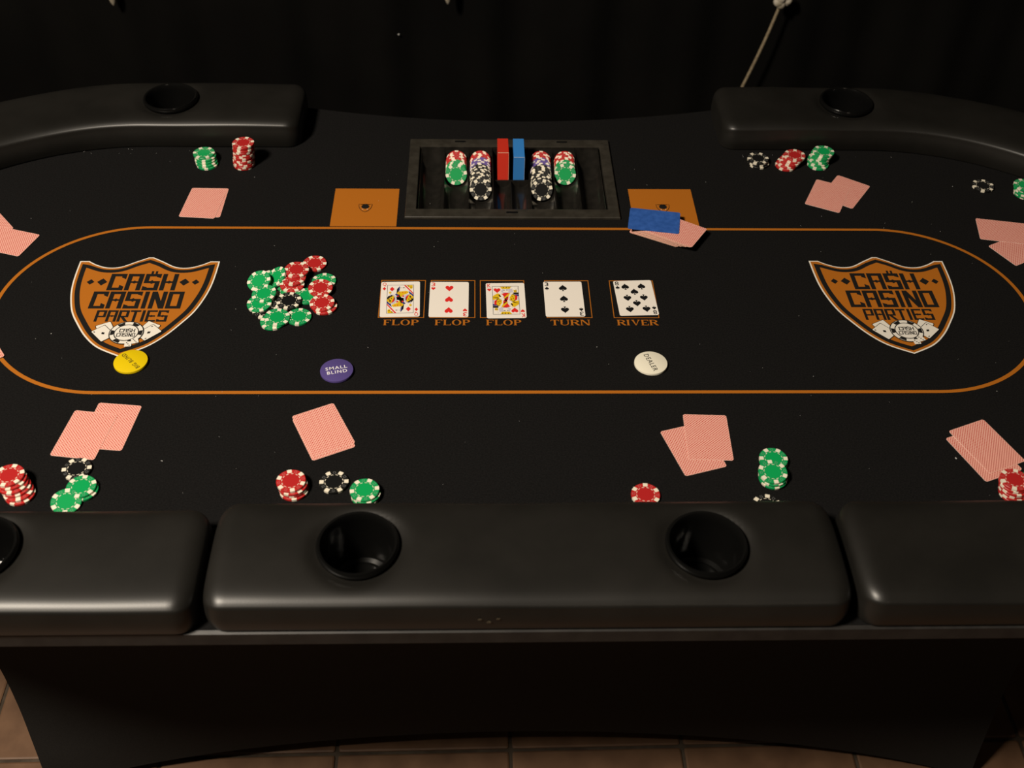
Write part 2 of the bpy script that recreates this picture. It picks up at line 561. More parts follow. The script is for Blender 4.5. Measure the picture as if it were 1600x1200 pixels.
def block_letter(mb, ch, x, y, w, h, z, m, t):
    """angular sign lettering inside the box x..x+w, y..y+h, stroke t"""
    Lx, Rx, By, Ty = x, x + w, y, y + h; my = y + h * .5
    def bx(a, b, c, d): mb.poly([(a, c), (b, c), (b, d), (a, d)], z, m)
    def dia(cx, cy, r, ry): mb.poly([(cx - r, cy), (cx, cy - ry), (cx + r, cy), (cx, cy + ry)], z, m)
    tv = t * .92
    if ch == 'C':
        bx(Lx, Lx + t, By, Ty); bx(Lx + t, Rx, Ty - tv, Ty); bx(Lx + t, Rx, By, By + tv)
        mb.poly([(Rx - t, Ty - tv), (Rx, Ty - tv), (Rx, Ty - tv - .17 * h), (Rx - t, Ty - tv - .07 * h)], z, m)
        mb.poly([(Rx - t, By + tv), (Rx, By + tv), (Rx, By + tv + .07 * h), (Rx - t, By + tv + .17 * h)], z, m)
    elif ch in 'AH':
        bx(Lx, Lx + t, By, Ty); bx(Rx - t, Rx, By, Ty)
        if ch == 'A': bx(Lx + t, Rx - t, Ty - tv, Ty)
        bx(Lx + t, Rx - t, my - tv * .32, my + tv * .32); dia((Lx + Rx) / 2, my, t * .72, tv * .62)
    elif ch in 'S$':
        bx(Lx, Rx, Ty - tv, Ty); bx(Lx, Rx, By, By + tv)
        bx(Lx, Lx + t, my, Ty); bx(Rx - t, Rx, By, my); bx(Lx, Rx, my - tv * .4, my + tv * .4)
        dia((Lx + Rx) / 2, my, t * .8, tv * .75)
        mb.poly([(Rx - t, Ty - tv), (Rx, Ty - tv), (Rx, Ty - tv - .10 * h), (Rx - t, Ty - tv - .03 * h)], z, m)
        mb.poly([(Lx, By + tv), (Lx + t, By + tv), (Lx + t, By + tv + .03 * h), (Lx, By + tv + .10 * h)], z, m)
        if ch == '$':
            c = (Lx + Rx) / 2
            bx(c - .20 * w, c - .06 * w, Ty, Ty + .17 * h); bx(c + .06 * w, c + .20 * w, Ty, Ty + .17 * h)
    elif ch == 'I': bx(Lx, Rx, By, Ty)
    elif ch == 'N':
        bx(Lx, Lx + t, By, Ty); bx(Rx - t, Rx, By, Ty)
        mb.poly([(Lx, Ty), (Lx + t * 1.15, Ty), (Rx, By), (Rx - t * 1.15, By)], z, m)
    elif ch == 'O':
        bx(Lx, Lx + t, By, Ty); bx(Rx - t, Rx, By, Ty); bx(Lx + t, Rx - t, Ty - tv, Ty); bx(Lx + t, Rx - t, By, By + tv)
    elif ch in 'PR':
        bx(Lx, Lx + t, By, Ty); bx(Lx + t, Rx, Ty - tv, Ty); bx(Rx - t, Rx, my - tv * .2, Ty); bx(Lx + t, Rx, my - tv * .75, my + tv * .05)
        if ch == 'R': mb.poly([(Lx + t, my - tv * .6), (Lx + 2.2 * t, my - tv * .6), (Rx + t * .3, By), (Rx - t * .95, By)], z, m)
    elif ch == 'T': bx(Lx, Rx, Ty - tv, Ty); bx((Lx + Rx) / 2 - t / 2, (Lx + Rx) / 2 + t / 2, By, Ty)
    elif ch == 'E':
        bx(Lx, Lx + t, By, Ty); bx(Lx + t, Rx, Ty - tv, Ty); bx(Lx + t, Rx, By, By + tv); bx(Lx + t, Rx - t * .5, my - tv * .4, my + tv * .4)
        dia((Lx + Rx) / 2, my, t * .7, tv * .7)

def block_word(mb, word, x0, x1, y0, y1, z, m, tf=.285, gap=.10):
    ws = [.42 if c == 'I' else 1.0 for c in word]
    u = (x1 - x0) / (sum(ws) + gap * (len(word) - 1))
    x = x0
    for c, wd in zip(word, ws):
        w_ = u * wd * (.62 if False else 1)
        t = u * tf
        if c == 'I': block_letter(mb, c, x + u * .07, y0, u * .28, y1 - y0, z, m, t)
        else: block_letter(mb, c, x, y0, w_, y1 - y0, z, m, t)
        x += w_ + u * gap

def shield_outline(sharp=False):
    right = spline([(.0 if sharp else .004, .107), (.022, .096), (.045, .0815), (.066, .0795), (.085, .0865), (.100, .0950 if sharp else .0965)], 5)
    if sharp: right = right[:-3]
    side = spline([(.1155, .0965), (.1148, .062), (.1125, .030), (.1070, .000), (.0965, -.034), (.081, -.063), (.061, -.0935), (.036, -.119), (0, -.1385)], 5)
    half = right + side
    mirror = [(-x, y) for x, y in (half[1:-1] if sharp else half[:-1])][::-1]
    return (half + mirror)[::-1]            # CCW

def shield(name, c, label, s=1.0, full=True):
    b = MB(8e-6); P = shield_outline()
    b.poly(P, Z1, PWHITE)
    b.poly(inset(P, .0024), Z2, ORANGE)
    P2 = shield_outline(True)
    b.poly(inset(P2, .0064), Z3, PBLACK)
    b.poly(inset(P2, .0146), Z4, ORANGE)
    block_word(b, 'CA$H', -.0545, .0552, .0186, .0612, Z5, PBLACK)
    block_word(b, 'CASINO', -.0725, .0728, -.0272, .0154, Z5, PBLACK)
    block_word(b, 'PARTIES', -.0560, .0568, -.0590, -.0316, Z5, PBLACK, tf=.27)
    for x, r in ((-.0845, .0062), (-.0657, .0082), (.0672, .0082), (.0853, .0062)):
        b.poly([(x - r, .040), (x, .040 - r * 1.12), (x + r, .040), (x, .040 + r * 1.12)], Z5, PBLACK)
    # fanned cards, chip and dice at the foot
    def card(cx, cy, a, z, pip=True):
        ca, sa = math.cos(a), math.sin(a)
        f = lambda pts: [(cx + x * ca - y * sa, cy + x * sa + y * ca) for x, y in pts]
        b.poly(f(rrect(.0250, .0330, .0015, 2)), z, PBLACK); b.poly(f(rrect(.0230, .0310, .0015, 2)), z + .0001, PWHITE)
        if pip:
            b.poly(f([(-.0028, 0), (0, -.0036), (.0028, 0), (0, .0036)]), z + .0002, PBLACK)
            for q in (1, -1): b.poly(f([(-.0085 * q - .0012, .0115 * q), (-.0085 * q, .0115 * q - .0022), (-.0085 * q + .0012, .0115 * q), (-.0085 * q, .0115 * q + .0022)]), z + .0002, PBLACK)
    card(-.0320, -.0785, R(28), Z6, False); card(-.0340, -.0875, R(42), Z6 + .0003)
    card(.0330, -.0770, R(-28), Z6, False); card(.0360, -.0855, R(-45), Z6 + .0003)
    zc = Z6 + .0008; q = (.0017, -.0867)
    b.poly(circle(.0268, 40, q), zc, PBLACK); b.poly(circle(.0252, 40, q), zc + .0001, PWHITE)
    for k in range(6):
        a = k * math.pi / 3 + .0
        pts = [(q[0] + r * math.cos(a + d), q[1] + r * math.sin(a + d)) for r, d in ((.0196, -.24), (.0252, -.24), (.0252, .24), (.0196, .24))]
        b.poly(pts, zc + .0002, PBLACK)
    b.poly(circle(.0192, 36, q), zc + .0002, PBLACK); b.poly(circle(.0176, 36, q), zc + .0003, PWHITE)
    block_word(b, 'CA$H', q[0] - .0115, q[0] + .0125, q[1] + .0005, q[1] + .0090, zc + .0004, PBLACK, tf=.27)
    block_word(b, 'CASINO', q[0] - .0140, q[0] + .0145, q[1] - .0095, q[1] - .0012, zc + .0004, PBLACK, tf=.27)
    for dx, dy, a in ((.0172, -.0190, .35), (.0085, -.0265, .1)):
        pts = [(q[0] + dx + x * math.cos(a) - y * math.sin(a), q[1] + dy + x * math.sin(a) + y * math.cos(a)) for x, y in ((-.0052, -.0058), (.0052, -.0058), (.0052, .0058), (-.0052, .0058))]
        b.poly(pts, zc + .0005, PWHITE)
        for px, py in ((-.0025, .003), (.0025, -.003), (0, 0)):
            b.poly(circle(.0011, 8, (q[0] + dx + px, q[1] + dy + py)), zc + .0006, PBLACK)
    o = b.build(name, felt, (c[0], c[1], 0), (0, 0, 0))
    o['label'] = label
    return o
shield('shield_emblem', (-.6130, 0.0), 'printed shield emblem at the left end')
shield('shield_emblem', (.6125, .0055), 'printed shield emblem at the right end')

# plain orange printed squares beside the tray, small emblem in the middle
for cx, cy, side in ((-.2665, .2550, 'left'), (.2665, .2575, 'right')):
    b = MB()
    h = .0578
    b.poly([(-h, -h), (h, -h), (h, h), (-h, h)], Z1, ORANGE)
    P = [(x * .105, y * .105 - .001) for x, y in shield_outline()]
    b.poly(P, Z2, PBLACK); b.poly(inset(P, .0009), Z3, ORANGE)
    b.poly(ell0(0, .0005, .0072, .0068), Z4, PBLACK)
    for q in (-.004, .004): b.poly(circle(.0009, 8, (q, -.0080)), Z5, PWHITE)
    o = b.build('printed_square', felt, (cx, cy, 0)); o['label'] = 'plain orange printed square on the %s of the tray' % side

def serif_word(mb, word, x0, x1, y0, y1, z, m):
    """bold serif capitals"""
    H = y1 - y0
    W = {'F': .78, 'L': .80, 'O': .98, 'P': .80, 'T': .86, 'U': .98, 'R': .95, 'N': 1.0, 'I': .42, 'V': .98, 'E': .82}
    gap = .10
    tot = sum(W[c] for c in word) + gap * (len(word) - 1); k = (x1 - x0) / tot
    x = x0
    for c in word:
        w = W[c] * k
        st = .205 * k; th = .075 * H; se = .07 * k
        P = lambda pts: mb.poly([(x + a, y0 + b) for a, b in pts], z, m)
        bx = lambda a, b, cc, d: P([(a, cc), (b, cc), (b, d), (a, d)])
        def stem(a, wd=st, top=True, bot=True):
            bx(a, a + wd, 0, H)
            if top: bx(a - se, a + wd + se, H - th * .8, H)
            if bot: bx(a - se, a + wd + se, 0, th * .8)
        if c in 'FLPERI':
            stem(se)
        if c in 'FE':
            bx(se, w, H - th, H); P([(w - .1 * k, H - th), (w, H - th), (w, H - .30 * H)])
            bx(se, w * .72, H * .5 - th / 2, H * .5 + th / 2); P([(w * .72 - .08 * k, H * .5), (w * .72, H * .36), (w * .72, H * .64)])
        if c in 'EL':
            bx(se, w, 0, th); P([(w - .12 * k, th), (w, th), (w, .34 * H)])
        if c in 'PR':
            yc = H * .74; ry = H * .26; cx = se + st + .12 * k; rx = w - cx - (.06 * k if c == 'R' else 0)
            n = 12
            o_ = [(cx + rx * math.sin(math.pi * i / n), yc + ry * math.cos(math.pi * i / n)) for i in range(n + 1)]
            rx2, ry2 = rx - .20 * k, ry - th
            i_ = [(cx + rx2 * math.sin(math.pi * i / n), yc + ry2 * math.cos(math.pi * i / n)) for i in range(n + 1)]
            for i in range(n): P([o_[i], o_[i + 1], i_[i + 1], i_[i]])
            bx(se + st, cx, H - th, H); bx(se + st, cx, yc - ry, yc - ry + th)
        if c == 'R':
            P([(se + st + .1 * k, H * .5), (se + st + .33 * k, H * .5), (w + .03 * k, th * .6), (w + .05 * k, 0), (w - .2 * k, 0)])
        if c == 'O':
            n = 24; cx = w / 2
            for i in range(n):
                a0, a1 = 2 * math.pi * i / n, 2 * math.pi * (i + 1) / n
                f = lambda a, rx, ry: (cx + rx * math.cos(a), H / 2 + ry * math.sin(a))
                P([f(a0, w / 2, H * .52), f(a1, w / 2, H * .52), f(a1, w / 2 - st, H * .52 - th * .8), f(a0, w / 2 - st, H * .52 - th * .8)])
        if c == 'T':
            stem(w / 2 - st / 2, top=False); bx(0, w, H - th, H)
            P([(0, H - th), (.1 * k, H - th), (0, H * .66)]); P([(w, H - th), (w - .1 * k, H - th), (w, H * .66)])
        if c == 'U':
            bx(se, se + st, H * .3, H); bx(0, se * 2 + st, H - th * .8, H)
            bx(w - se - .1 * k, w - se, H * .3, H); bx(w - 2 * se - .14 * k, w, H - th * .8, H)
            n = 12; cx = (se + w - se) / 2; rx = w / 2 - se
            for i in range(n):
                a0, a1 = math.pi + math.pi * i / n, math.pi + math.pi * (i + 1) / n
                f = lambda a, r1, r2: (cx + r1 * math.cos(a), H * .3 + r2 * math.sin(a))
                P([f(a0, rx, H * .31), f(a1, rx, H * .31), f(a1, rx - .14 * k, H * .31 - th), f(a0, rx - .14 * k, H * .31 - th)])
        if c == 'N':
            bx(se, se + .1 * k, 0, H); bx(0, se * 2 + .14 * k, 0, th * .8); bx(0, se + .2 * k, H - th * .8, H)
            bx(w - se - .1 * k, w - se, 0, H); bx(w - 2 * se - .14 * k, w, H - th * .8, H)
            P([(se, H), (se + st * 1.1, H), (w - se, 0), (w - se - st * .9, 0)])
        if c == 'V':
            P([(se, H), (se + st, H), (w * .56, 0), (w * .46, 0)]); P([(w - se, H), (w - se - .1 * k, H), (w * .47, 0), (w * .55, 0)])
            bx(0, se * 2 + st, H - th * .8, H); bx(w - se * 2 - .16 * k, w, H - th * .8, H)
        x += w + gap * k

for cx, word, a, bb in ((-.1887, 'FLOP', -.2160, -.1602), (-.1073, 'FLOP', -.1348, -.0790), (-.0265, 'FLOP', -.0535, .0024), (.0799, 'TURN', .0489, .1117), (.1872, 'RIVER', .1547, .2202)):
    b = MB(); w2, h2, t = .0366, .0477, .0013
    for x0_, x1_, y0_, y1_ in ((-w2, w2, h2 - t, h2), (-w2, w2, -h2, -h2 + t), (-w2, -w2 + t, -h2 + t, h2 - t), (w2 - t, w2, -h2 + t, h2 - t)):
        b.poly([(x0_, y0_), (x1_, y0_), (x1_, y1_), (x0_, y1_)], Z1, ORANGE)
    b.build('card_box_outline', felt, (cx, -.0002, 0))
    b = MB(8e-6); serif_word(b, word, a, bb, -.0658, -.0525, Z1, ORANGE)
    o = b.build('printed_word', felt); o['label'] = 'orange printed word ' + word

# ------------------------------------------------------------------ stretch cover of the support table underneath
def make_cover():
    """a rectangular folding table in a tight stretch cover: its four corners are drawn down to the feet"""
    col = [(.699, .899, .375), (.60, .885, .376), (.45, .866, .379), (.30, .852, .386), (.20, .843, .402), (.12, .836, .423), (.06, .830, .441), (.0, .827, .456)]
    rows = spline([(z, x, y) for z, x, y in col], 4)
    nz = len(rows)
    nf, ns = 60, 30
    ring = []                               # (u along side, corner a, corner b, side index)
    corners = [(-1, -1), (1, -1), (1, 1), (-1, 1)]
    for k in range(4):
        n = nf if k % 2 == 0 else ns
        for i in range(n): ring.append((i / n, corners[k], corners[(k + 1) % 4], k))
    n = len(ring); vs = []; fs = []
    for u, ca, cb, k in ring:
        arc = (4 * u * (1 - u))**.75
        for z, cx, cy in rows:
            t = 1 - z / .699
            x = (ca[0] + (cb[0] - ca[0]) * u) * cx; y = (ca[1] + (cb[1] - ca[1]) * u) * cy
            bow = (.072 if k % 2 == 0 else .05) * arc * t**2.2
            lift = (.062 if k % 2 == 0 else .12) * arc * t
            if k == 0: y += bow
            elif k == 2: y -= bow
            elif k == 1: x -= bow
            else: x += bow
            vs.append((x, y, .003 + z * (1 - .003 / .699) + lift))
    for i in range(n):
        j = (i + 1) % n
        for r in range(nz - 1): fs.append([i * nz + r, i * nz + r + 1, j * nz + r + 1, j * nz + r])
    fs.append([i * nz for i in range(n)])
    b = MB(); b.add(vs, fs, SKIRT)
    me = b.mesh('stretch_cover')
    bm = bmesh.new(); bm.from_mesh(me); bmesh.ops.recalc_face_normals(bm, faces=bm.faces); bm.to_mesh(me); bm.free()
    me.polygons.foreach_set('use_smooth', [True] * len(me.polygons)); me.set_sharp_from_angle(angle=R(50))
    o = tag(link('stretch_cover', me), 'black stretch cover on the support table beneath the poker top', 'table cover')
make_cover()

# ------------------------------------------------------------------ poker chips
CR, CT = .0197, .0034
def chip_meshes():
    out = {}
    ins = MB()                              # one edge insert, wraps top / side / bottom, a hair proud
    a = R(9.5); n = 4; r0, r1 = .0142, CR + .00006
    arc = [(r1 * math.cos(-a + 2 * a * i / n), r1 * math.sin(-a + 2 * a * i / n)) for i in range(n + 1)]
    b = math.asin(math.sin(a) * r1 / r0 * .92)
    ins.prism(arc + [(r0 * math.cos(b), r0 * math.sin(b)), (r0 * math.cos(-b), r0 * math.sin(-b))], -.00004, CT + .00004, CREAM)
    insert = ins.mesh('edge_insert')
    for k in CHIPC:
        bd = MB()
        e = .0003
        bd.lathe([(0.0001, 0), (CR - e, 0), (CR, e), (CR, CT - e), (CR - e, CT), (.0001, CT)], 36, MATS['chip_' + k])
        iny = MB(); iny.prism(circle(.0112, 28), CT, CT + .00005, MATS['inlay_' + k])
        pr = MB()
        for q in range(12):                 # dashed ring round the inlay
            t = R(15 + 30 * q); pr.ringdash(.0119, .0127, t - R(8), t + R(8), CT + .00006, CREAM, 2)
        for q in range(6):                  # little die outlines between the inserts
            t = R(30 + 60 * q); c = (.0163 * math.cos(t), .0163 * math.sin(t))
            for (x0, x1, y0, y1) in ((-.0018, .0018, .0012, .0016), (-.0018, .0018, -.0016, -.0012), (-.0018, -.0014, -.0012, .0012), (.0014, .0018, -.0012, .0012)):
                pts = [(c[0] + (x * math.cos(t) - y * math.sin(t)), c[1] + (x * math.sin(t) + y * math.cos(t))) for x, y in ((x0, y0), (x1, y0), (x1, y1), (x0, y1))]
                pr.poly(pts, CT + .00006, MATS['mark_' + k])
        out[k] = (bd.mesh('chip_body', 30), insert, iny.mesh('inlay'), pr.mesh('printed_ring'))
    return out
CHIPS = chip_meshes()

def chip(color, matrix, label, group):
    bd, ins, iny, pr = CHIPS[color]
    o = empty('poker_chip', (0, 0, 0), label=label, cat='poker chip', group=group)
    o.matrix_world = matrix
    link('chip_body', bd, o)
    for k in range(6): link('edge_insert', ins, o, rot=(0, 0, k * math.pi / 3))
    link('inlay', iny, o); link('printed_ring', pr, o)
    return o

ORD = ['top', 'second', 'third', 'fourth', 'fifth', 'sixth', 'seventh', 'eighth', 'ninth', 'tenth', 'eleventh', 'twelfth', 'thirteenth',
       'fourteenth', 'fifteenth', 'sixteenth', 'seventeenth', 'eighteenth', 'nineteenth', 'twentieth', 'twenty-first', 'twenty-second', 'twenty-third']

def flat(x, y, z, rz=None, tx=0, ty=0):
    rz = random.uniform(0, 6.28) if rz is None else rz
    return Matrix.Translation((x, y, FZ + z)) @ Matrix.Rotation(tx, 4, 'X') @ Matrix.Rotation(ty, 4, 'Y') @ Matrix.Rotation(rz, 4, 'Z')

def stack(color, base, topxy, n, where, jit=.0012):
    for i in range(n):
        t = i / max(1, n - 1)
        x = base[0] + (topxy[0] - base[0]) * t + (random.uniform(-jit, jit) if 0 < i < n - 1 else 0)
        y = base[1] + (topxy[1] - base[1]) * t + (random.uniform(-jit, jit) if 0 < i < n - 1 else 0)
        k = n - 1 - i
        if n == 1: lab = '%s chip %s' % (color, where)
        else: lab = '%s %s chip %s %s' % (ORD[k], color, '' if k == 0 else 'from the top', where)
        chip(color, flat(x, y, .0008 + i * (CT + .0001)), ' '.join(lab.split()), 'chips ' + where if n > 1 else None)

stack('green', (-.568, .3885), (-.5744, .402), 5, 'of the far left green stack')
stack('red', (-.500, .3885), (-.4965, .392), 13, 'of the tall far left red stack', .0009)
stack('black', (.4655, .4015), (.4640, .4045), 3, 'of the far right black stack')
stack('red', (.5165, .394), (.5330, .405), 5, 'of the slanting far right red stack')
stack('green', (.5785, .3975), (.5890, .413), 6, 'of the far right green stack by the rail', .003)
stack('black', (.8723, .3270), (.8723, .3270), 1, 'lying alone near the right frame edge')
stack('green', (.9430, .304), (.9365, .303), 6, 'of the green stack cut by the right frame edge', .002)
stack('black', (-.972, .306), (-.972, .306), 1, 'just at the left frame edge by the rail')
stack('red', (-.6790, -.4130), (-.6935, -.396), 6, 'of the leaning red stack at the near left corner', .001)
stack('black', (-.6152, -.3688), (-.6152, -.3688), 1, 'beside two green chips at the near left')
stack('green', (-.5970, -.4065), (-.5995, -.404), 2, 'of the bright green pair at the near left')
stack('red', (-.3155, -.4070), (-.3190, -.4015), 4, 'of the short red stack behind the front rail')
stack('black', (-.2628, -.3945), (-.2628, -.3945), 1, 'between the near red and green stacks')
stack('green', (-.2180, -.4175), (-.2195, -.4150), 3, 'of the green stack nearest the left cup holder')
stack('red', (.1603, -.4194), (.1603, -.4194), 1, 'alone, half hidden behind the front rail')
stack('green', (.3468, -.3590), (.3465, -.3575), 2, 'under the tilted near right green chips')
stack('black', (.3224, -.4400), (.3224, -.4400), 1, 'almost hidden behind the front rail')
stack('red', (.6675, -.4180), (.6660, -.4105), 6, 'of the red stack at the near right corner', .001)
stack('green', (.7080, -.3960), (.7080, -.3960), 1, 'beside the near right red stack')
# chips that lean on a neighbour
chip('green', flat(-.6135, -.4285, .0030, tx=R(9), ty=R(6)), 'dull green chip leaning on the bright green pair', None)
for k, (y, z, t) in enumerate(((-.3905, .0034, 7), (-.3890, .0070, 6), (-.3875, .0106, 6))):
    chip('green', flat(.3395 - .0004 * k, y, z, tx=R(t)), '%s chip of the three green chips overlapping a pair' % ('lowest', 'middle', 'top')[k], 'overlapping near right green chips')

# the pot: a loose pile
POT = [
    ('red', -.3388, .0882, .0006, 2, 0, 'lying apart at the back of the pot'),
    ('red', -.3690, .0290, .0040, 3, 2, 'lowest of the three stacked in the pot'),
    ('red', -.3672, .0410, .0078, -2, 1, 'middle of the three stacked in the pot'),
    ('red', -.3640, .0570, .0118, 2, 2, 'on top of the three stacked in the pot'),
    ('green', -.3740, .0130, .0006, 0, 0, 'under the three stacked red pot chips'),
    ('green', -.3960, .0470, .0050, 14, -32, 'leaning steeply at the back left of the pot'),
    ('green', -.4225, .0345, .0070, 18, -12, 'at the far left of the pot'),
    ('green', -.4045, .0500, .0006, 0, 0, 'flat below the leaning back left chips'),
    ('black', -.4050, -.0330, .0006, 0, 0, 'peeping out at the left of the pot'),
    ('green', -.4150, -.0200, .0044, 5, -4, 'lower of two at the left of the pot'),
    ('green', -.4095, -.0010, .0088, 6, -6, 'upper of two at the left of the pot'),
    ('black', -.3790, -.0080, .0006, 0, 0, 'underneath the middle of the pot'),
    ('black', -.3690, -.0140, .0046, 3, 0, 'lying flat in the middle of the pot'),
    ('green', -.3890, -.0600, .0006, 0, 0, 'beneath the nearest chip of the pot'),
    ('green', -.3825, -.0545, .0044, 3, 4, 'nearest the front of the pot'),
    ('green', -.3495, -.0485, .0006, 0, 0, 'bright, at the front right of the pot'),
    ('green', -.3188, .0416, .0006, 0, 0, 'dull, at the back right of the pot'),
    ('green', -.3425, .0030, .0006, 0, 0, 'wedged between black and red pot chips'),
    ('red', -.3215, .0170, .0062, 5, 0, 'resting on the dull green pot chip'),
    ('red', -.3115, -.0230, .0006, 0, 0, 'lower of two at the right of the pot'),
    ('red', -.3155, -.0190, .0044, 3, -3, 'upper of two at the right of the pot'),
]
for c, x, y, z, tx, ty, w_ in POT:
    chip(c, flat(x, y, z, tx=R(tx), ty=R(ty)), '%s chip %s' % (c, w_), 'chips heaped in the pot')

# ------------------------------------------------------------------ dealer and blind buttons
def button(name, c, d, color, lines, tcol, rot, label, size, wid):
    m = mat('button_' + color[0], color[1], .35, .45)
    tm_ = mat('button_text_' + color[0], tcol, .5, .3)
    o = empty(name, (c[0], c[1], FZ + .0006), label=label, cat='button')
    b = MB(); r = d / 2; h = .0046
    b.lathe([(.0001, 0), (r - .0008, 0), (r, .0008), (r, h - .0010), (r - .0003, h - .0003), (r - .0010, h), (.0001, h)], 56, m)
    b.build('disc', o, smooth=35)
    t = MB()
    for k, s in enumerate(lines):
        yy = ((len(lines) - 1) / 2 - k) * size * 1.28
        q = (-yy * math.sin(rot), yy * math.cos(rot))
        add_text(t, s, size, h + .00012 + .00002 * k, tm_, q, wid[k], rot, height=size * .92, bold=size * .010, space=1.18)
    t.build('lettering', o)
    return o
button('dealer_button', (.1972, -.1575), .0507, ('ivory', (.80, .76, .62)), ['DEALER'], (.01, .01, .01), R(-72), 'ivory white dealer button below the river card', .0085, [.0385])
button('small_blind_button', (-.2787, -.1735), .0497, ('purple', (.085, .062, .22)), ['SMALL', 'BLIND'], (.8, .78, .8), R(12.4), 'purple small blind button with white lettering', .0072, [.0325, .0300])
button('big_blind_button', (-.5895, -.1535), .0505, ('yellow', (.70, .51, .004)), ['BIG BLIND'], (.01, .01, .008), R(134), 'yellow big blind button below the left shield', .0072, [.0420])

# ------------------------------------------------------------------ playing cards
CW, CH = .0635, .0889
def card_mesh(top, bottom, name, th=.0003, edge=None):
    P = rrect(CW, CH, .0034, 4); n = len(P)
    b = MB()
    b.add([(x, y, 0) for x, y in P] + [(x, y, th) for x, y in P], [[i, (i + 1) % n, n + (i + 1) % n, n + i] for i in range(n)], edge or STOCK)
    b.add([(x, y, 0) for x, y in P], [list(range(n))[::-1]], bottom)
    b.add([(x, y, th) for x, y in P], [list(range(n))], top)
    return b.mesh(name)
DECKE = mat('card_edge_tan', (.58, .40, .29), .7, .3)
DOWN = card_mesh(BACK, STOCK, 'card_face_down')
UP = card_mesh(STOCK, BACK, 'card_face_up')
DECK = card_mesh(BACK, STOCK, 'deck_card', .00022, DECKE)

def down(x, y, a, z, label, group='face-down player cards', tx=0, me=None):
    o = link('playing_card', me or DOWN, None, (x, y, FZ + z), (tx, 0, R(a)))
    return tag(o, label, 'playing card', group)
ZC, ZD = .0008, .0013
down(-.2864, -.3000, 25.0, ZC, 'red-backed card mostly hidden, lower of the near left-centre pair')
down(-.2874, -.2940, 25.5, ZD, 'red-backed card on top of the near left-centre pair')
down(.2376, -.3329, 16.6, ZC, 'red-backed card under its partner, tilted, near right-centre pair')
down(.2618, -.3106, -2.3, ZD, 'red-backed upright card on top of the near right-centre pair')
down(-.5901, -.2860, -6.2, ZC, 'right-hand red-backed card of the near left pair')
down(-.6219, -.3027, -8.1, ZD, 'left-hand red-backed card of the near left pair by the black chip')
down(.6094, .3089, -35.1, ZC, 'right-hand red-backed card of the far right pair')
down(.5741, .2946, -26.4, ZD, 'left-hand red-backed card of the far right pair')
down(-.5490, .2665, -1.0, ZC, 'red-backed card mostly hidden in the far left pair')
down(-.5545, .2640, -5.0, ZD, 'red-backed card on top of the far left pair')
down(-.9170, .2007, 39.7, ZC, 'red-backed card cut by the left frame edge, under its partner')
down(-.8660, .1510, 72.5, ZD, 'red-backed card pointing in from the left frame edge')
down(-.8330, -.1216, 35.6, ZC + .0012, 'red-backed card corner at the left end of the betting line')
down(.8756, .1371, -62.3, ZC, 'lower red-backed card of the pair at the right frame edge')
down(.8634, .1868, -100.7, ZD, 'upper red-backed card of the pair at the right frame edge')
down(.6508, -.3443, 21.0, ZC, 'lower red-backed card of the near right pair by the red stack')
down(.6600, -.3294, 22.0, ZD, 'upper red-backed card of the near right pair')

# leftover deck, slid askew, with the blue cut card
ND = 44
for i in range(ND):
    t = i / (ND - 1); e = t ** 1.3
    lab = 'top red-backed card of the leftover deck under the cut card' if i == ND - 1 else 'one red-backed card within the slid leftover deck'
    j = .0006
    down(.2516 + (.2773 - .2516) * e + random.uniform(-j, j), .1860 + (.1690 - .1860) * e + random.uniform(-j, j), 62 - 5 * e + random.uniform(-.5, .5), .0020 + i * .00031, lab, 'cards in the leftover deck', me=DECK)
b = MB(); P = rrect(CW * .995, CH * .995, .0034, 4); b.prism(P, 0, .0007, CUT)
tag(b.build('cut_card', None, (.2419, .1948, FZ + .0020 + ND * .00031 + .0002), (0, 0, R(80.3))), 'plain blue plastic cut card lying across the leftover deck', 'cut card')

def heart(s):
    pts = []
    for i in range(24):
        t = 2 * math.pi * i / 24
        pts.append((s * .5 * math.sin(t)**3, s * .039 * (13 * math.cos(t) - 5 * math.cos(2 * t) - 2 * math.cos(3 * t) - math.cos(4 * t)) + s * .05))
    return [pts]
def diamond(s): return [[(0, -.64 * s), (.44 * s, 0), (0, .64 * s), (-.44 * s, 0)]]
def spade(s):
    h = [(x, -y * .92 + s * .10) for x, y in heart(s)[0]]
    return [h, [(-.04 * s, -.2 * s), (.04 * s, -.2 * s), (.07 * s, -.42 * s), (.17 * s, -.60 * s), (-.17 * s, -.60 * s), (-.07 * s, -.42 * s)]]
SUIT = {'h': (heart, RED), 'd': (diamond, RED), 's': (spade, INK)}
TH = .0003
def pip_mesh(suit, s, flip):
    f, m = SUIT[suit]; b = MB()
    for p in f(s):
        b.poly([(-x, -y) if flip else (x, y) for x, y in p], 0, m)
    return b.mesh('pip')

def index(o, rank, suit):
    for flip in (0, 1):
        b = MB(); f, m = SUIT[suit]; sg = -1 if flip else 1
        add_text(b, rank, .010, 0, m, (0, .0048 * sg), .0062, math.pi * flip, height=.0100, bold=.0001)
        for p in f(.0068):
            b.poly([(x * sg, (y - .0062) * sg) for x, y in p], 0, m)
        ob = b.build('corner_index', o, (-.0262 * sg, .0330 * sg, TH + .00008))

def face_card(x, y, a, rank, suit, pips, label):
    o = empty('playing_card', (x, y, FZ + ZC), (0, 0, R(a)), label, 'playing card', 'community cards')
    link('card_stock', UP, o)
    index(o, rank, suit)
    for px, py, flip, s in pips:
        link('pip', pip_mesh(suit, s, flip), o, (px, py, TH + .00008))
    return o

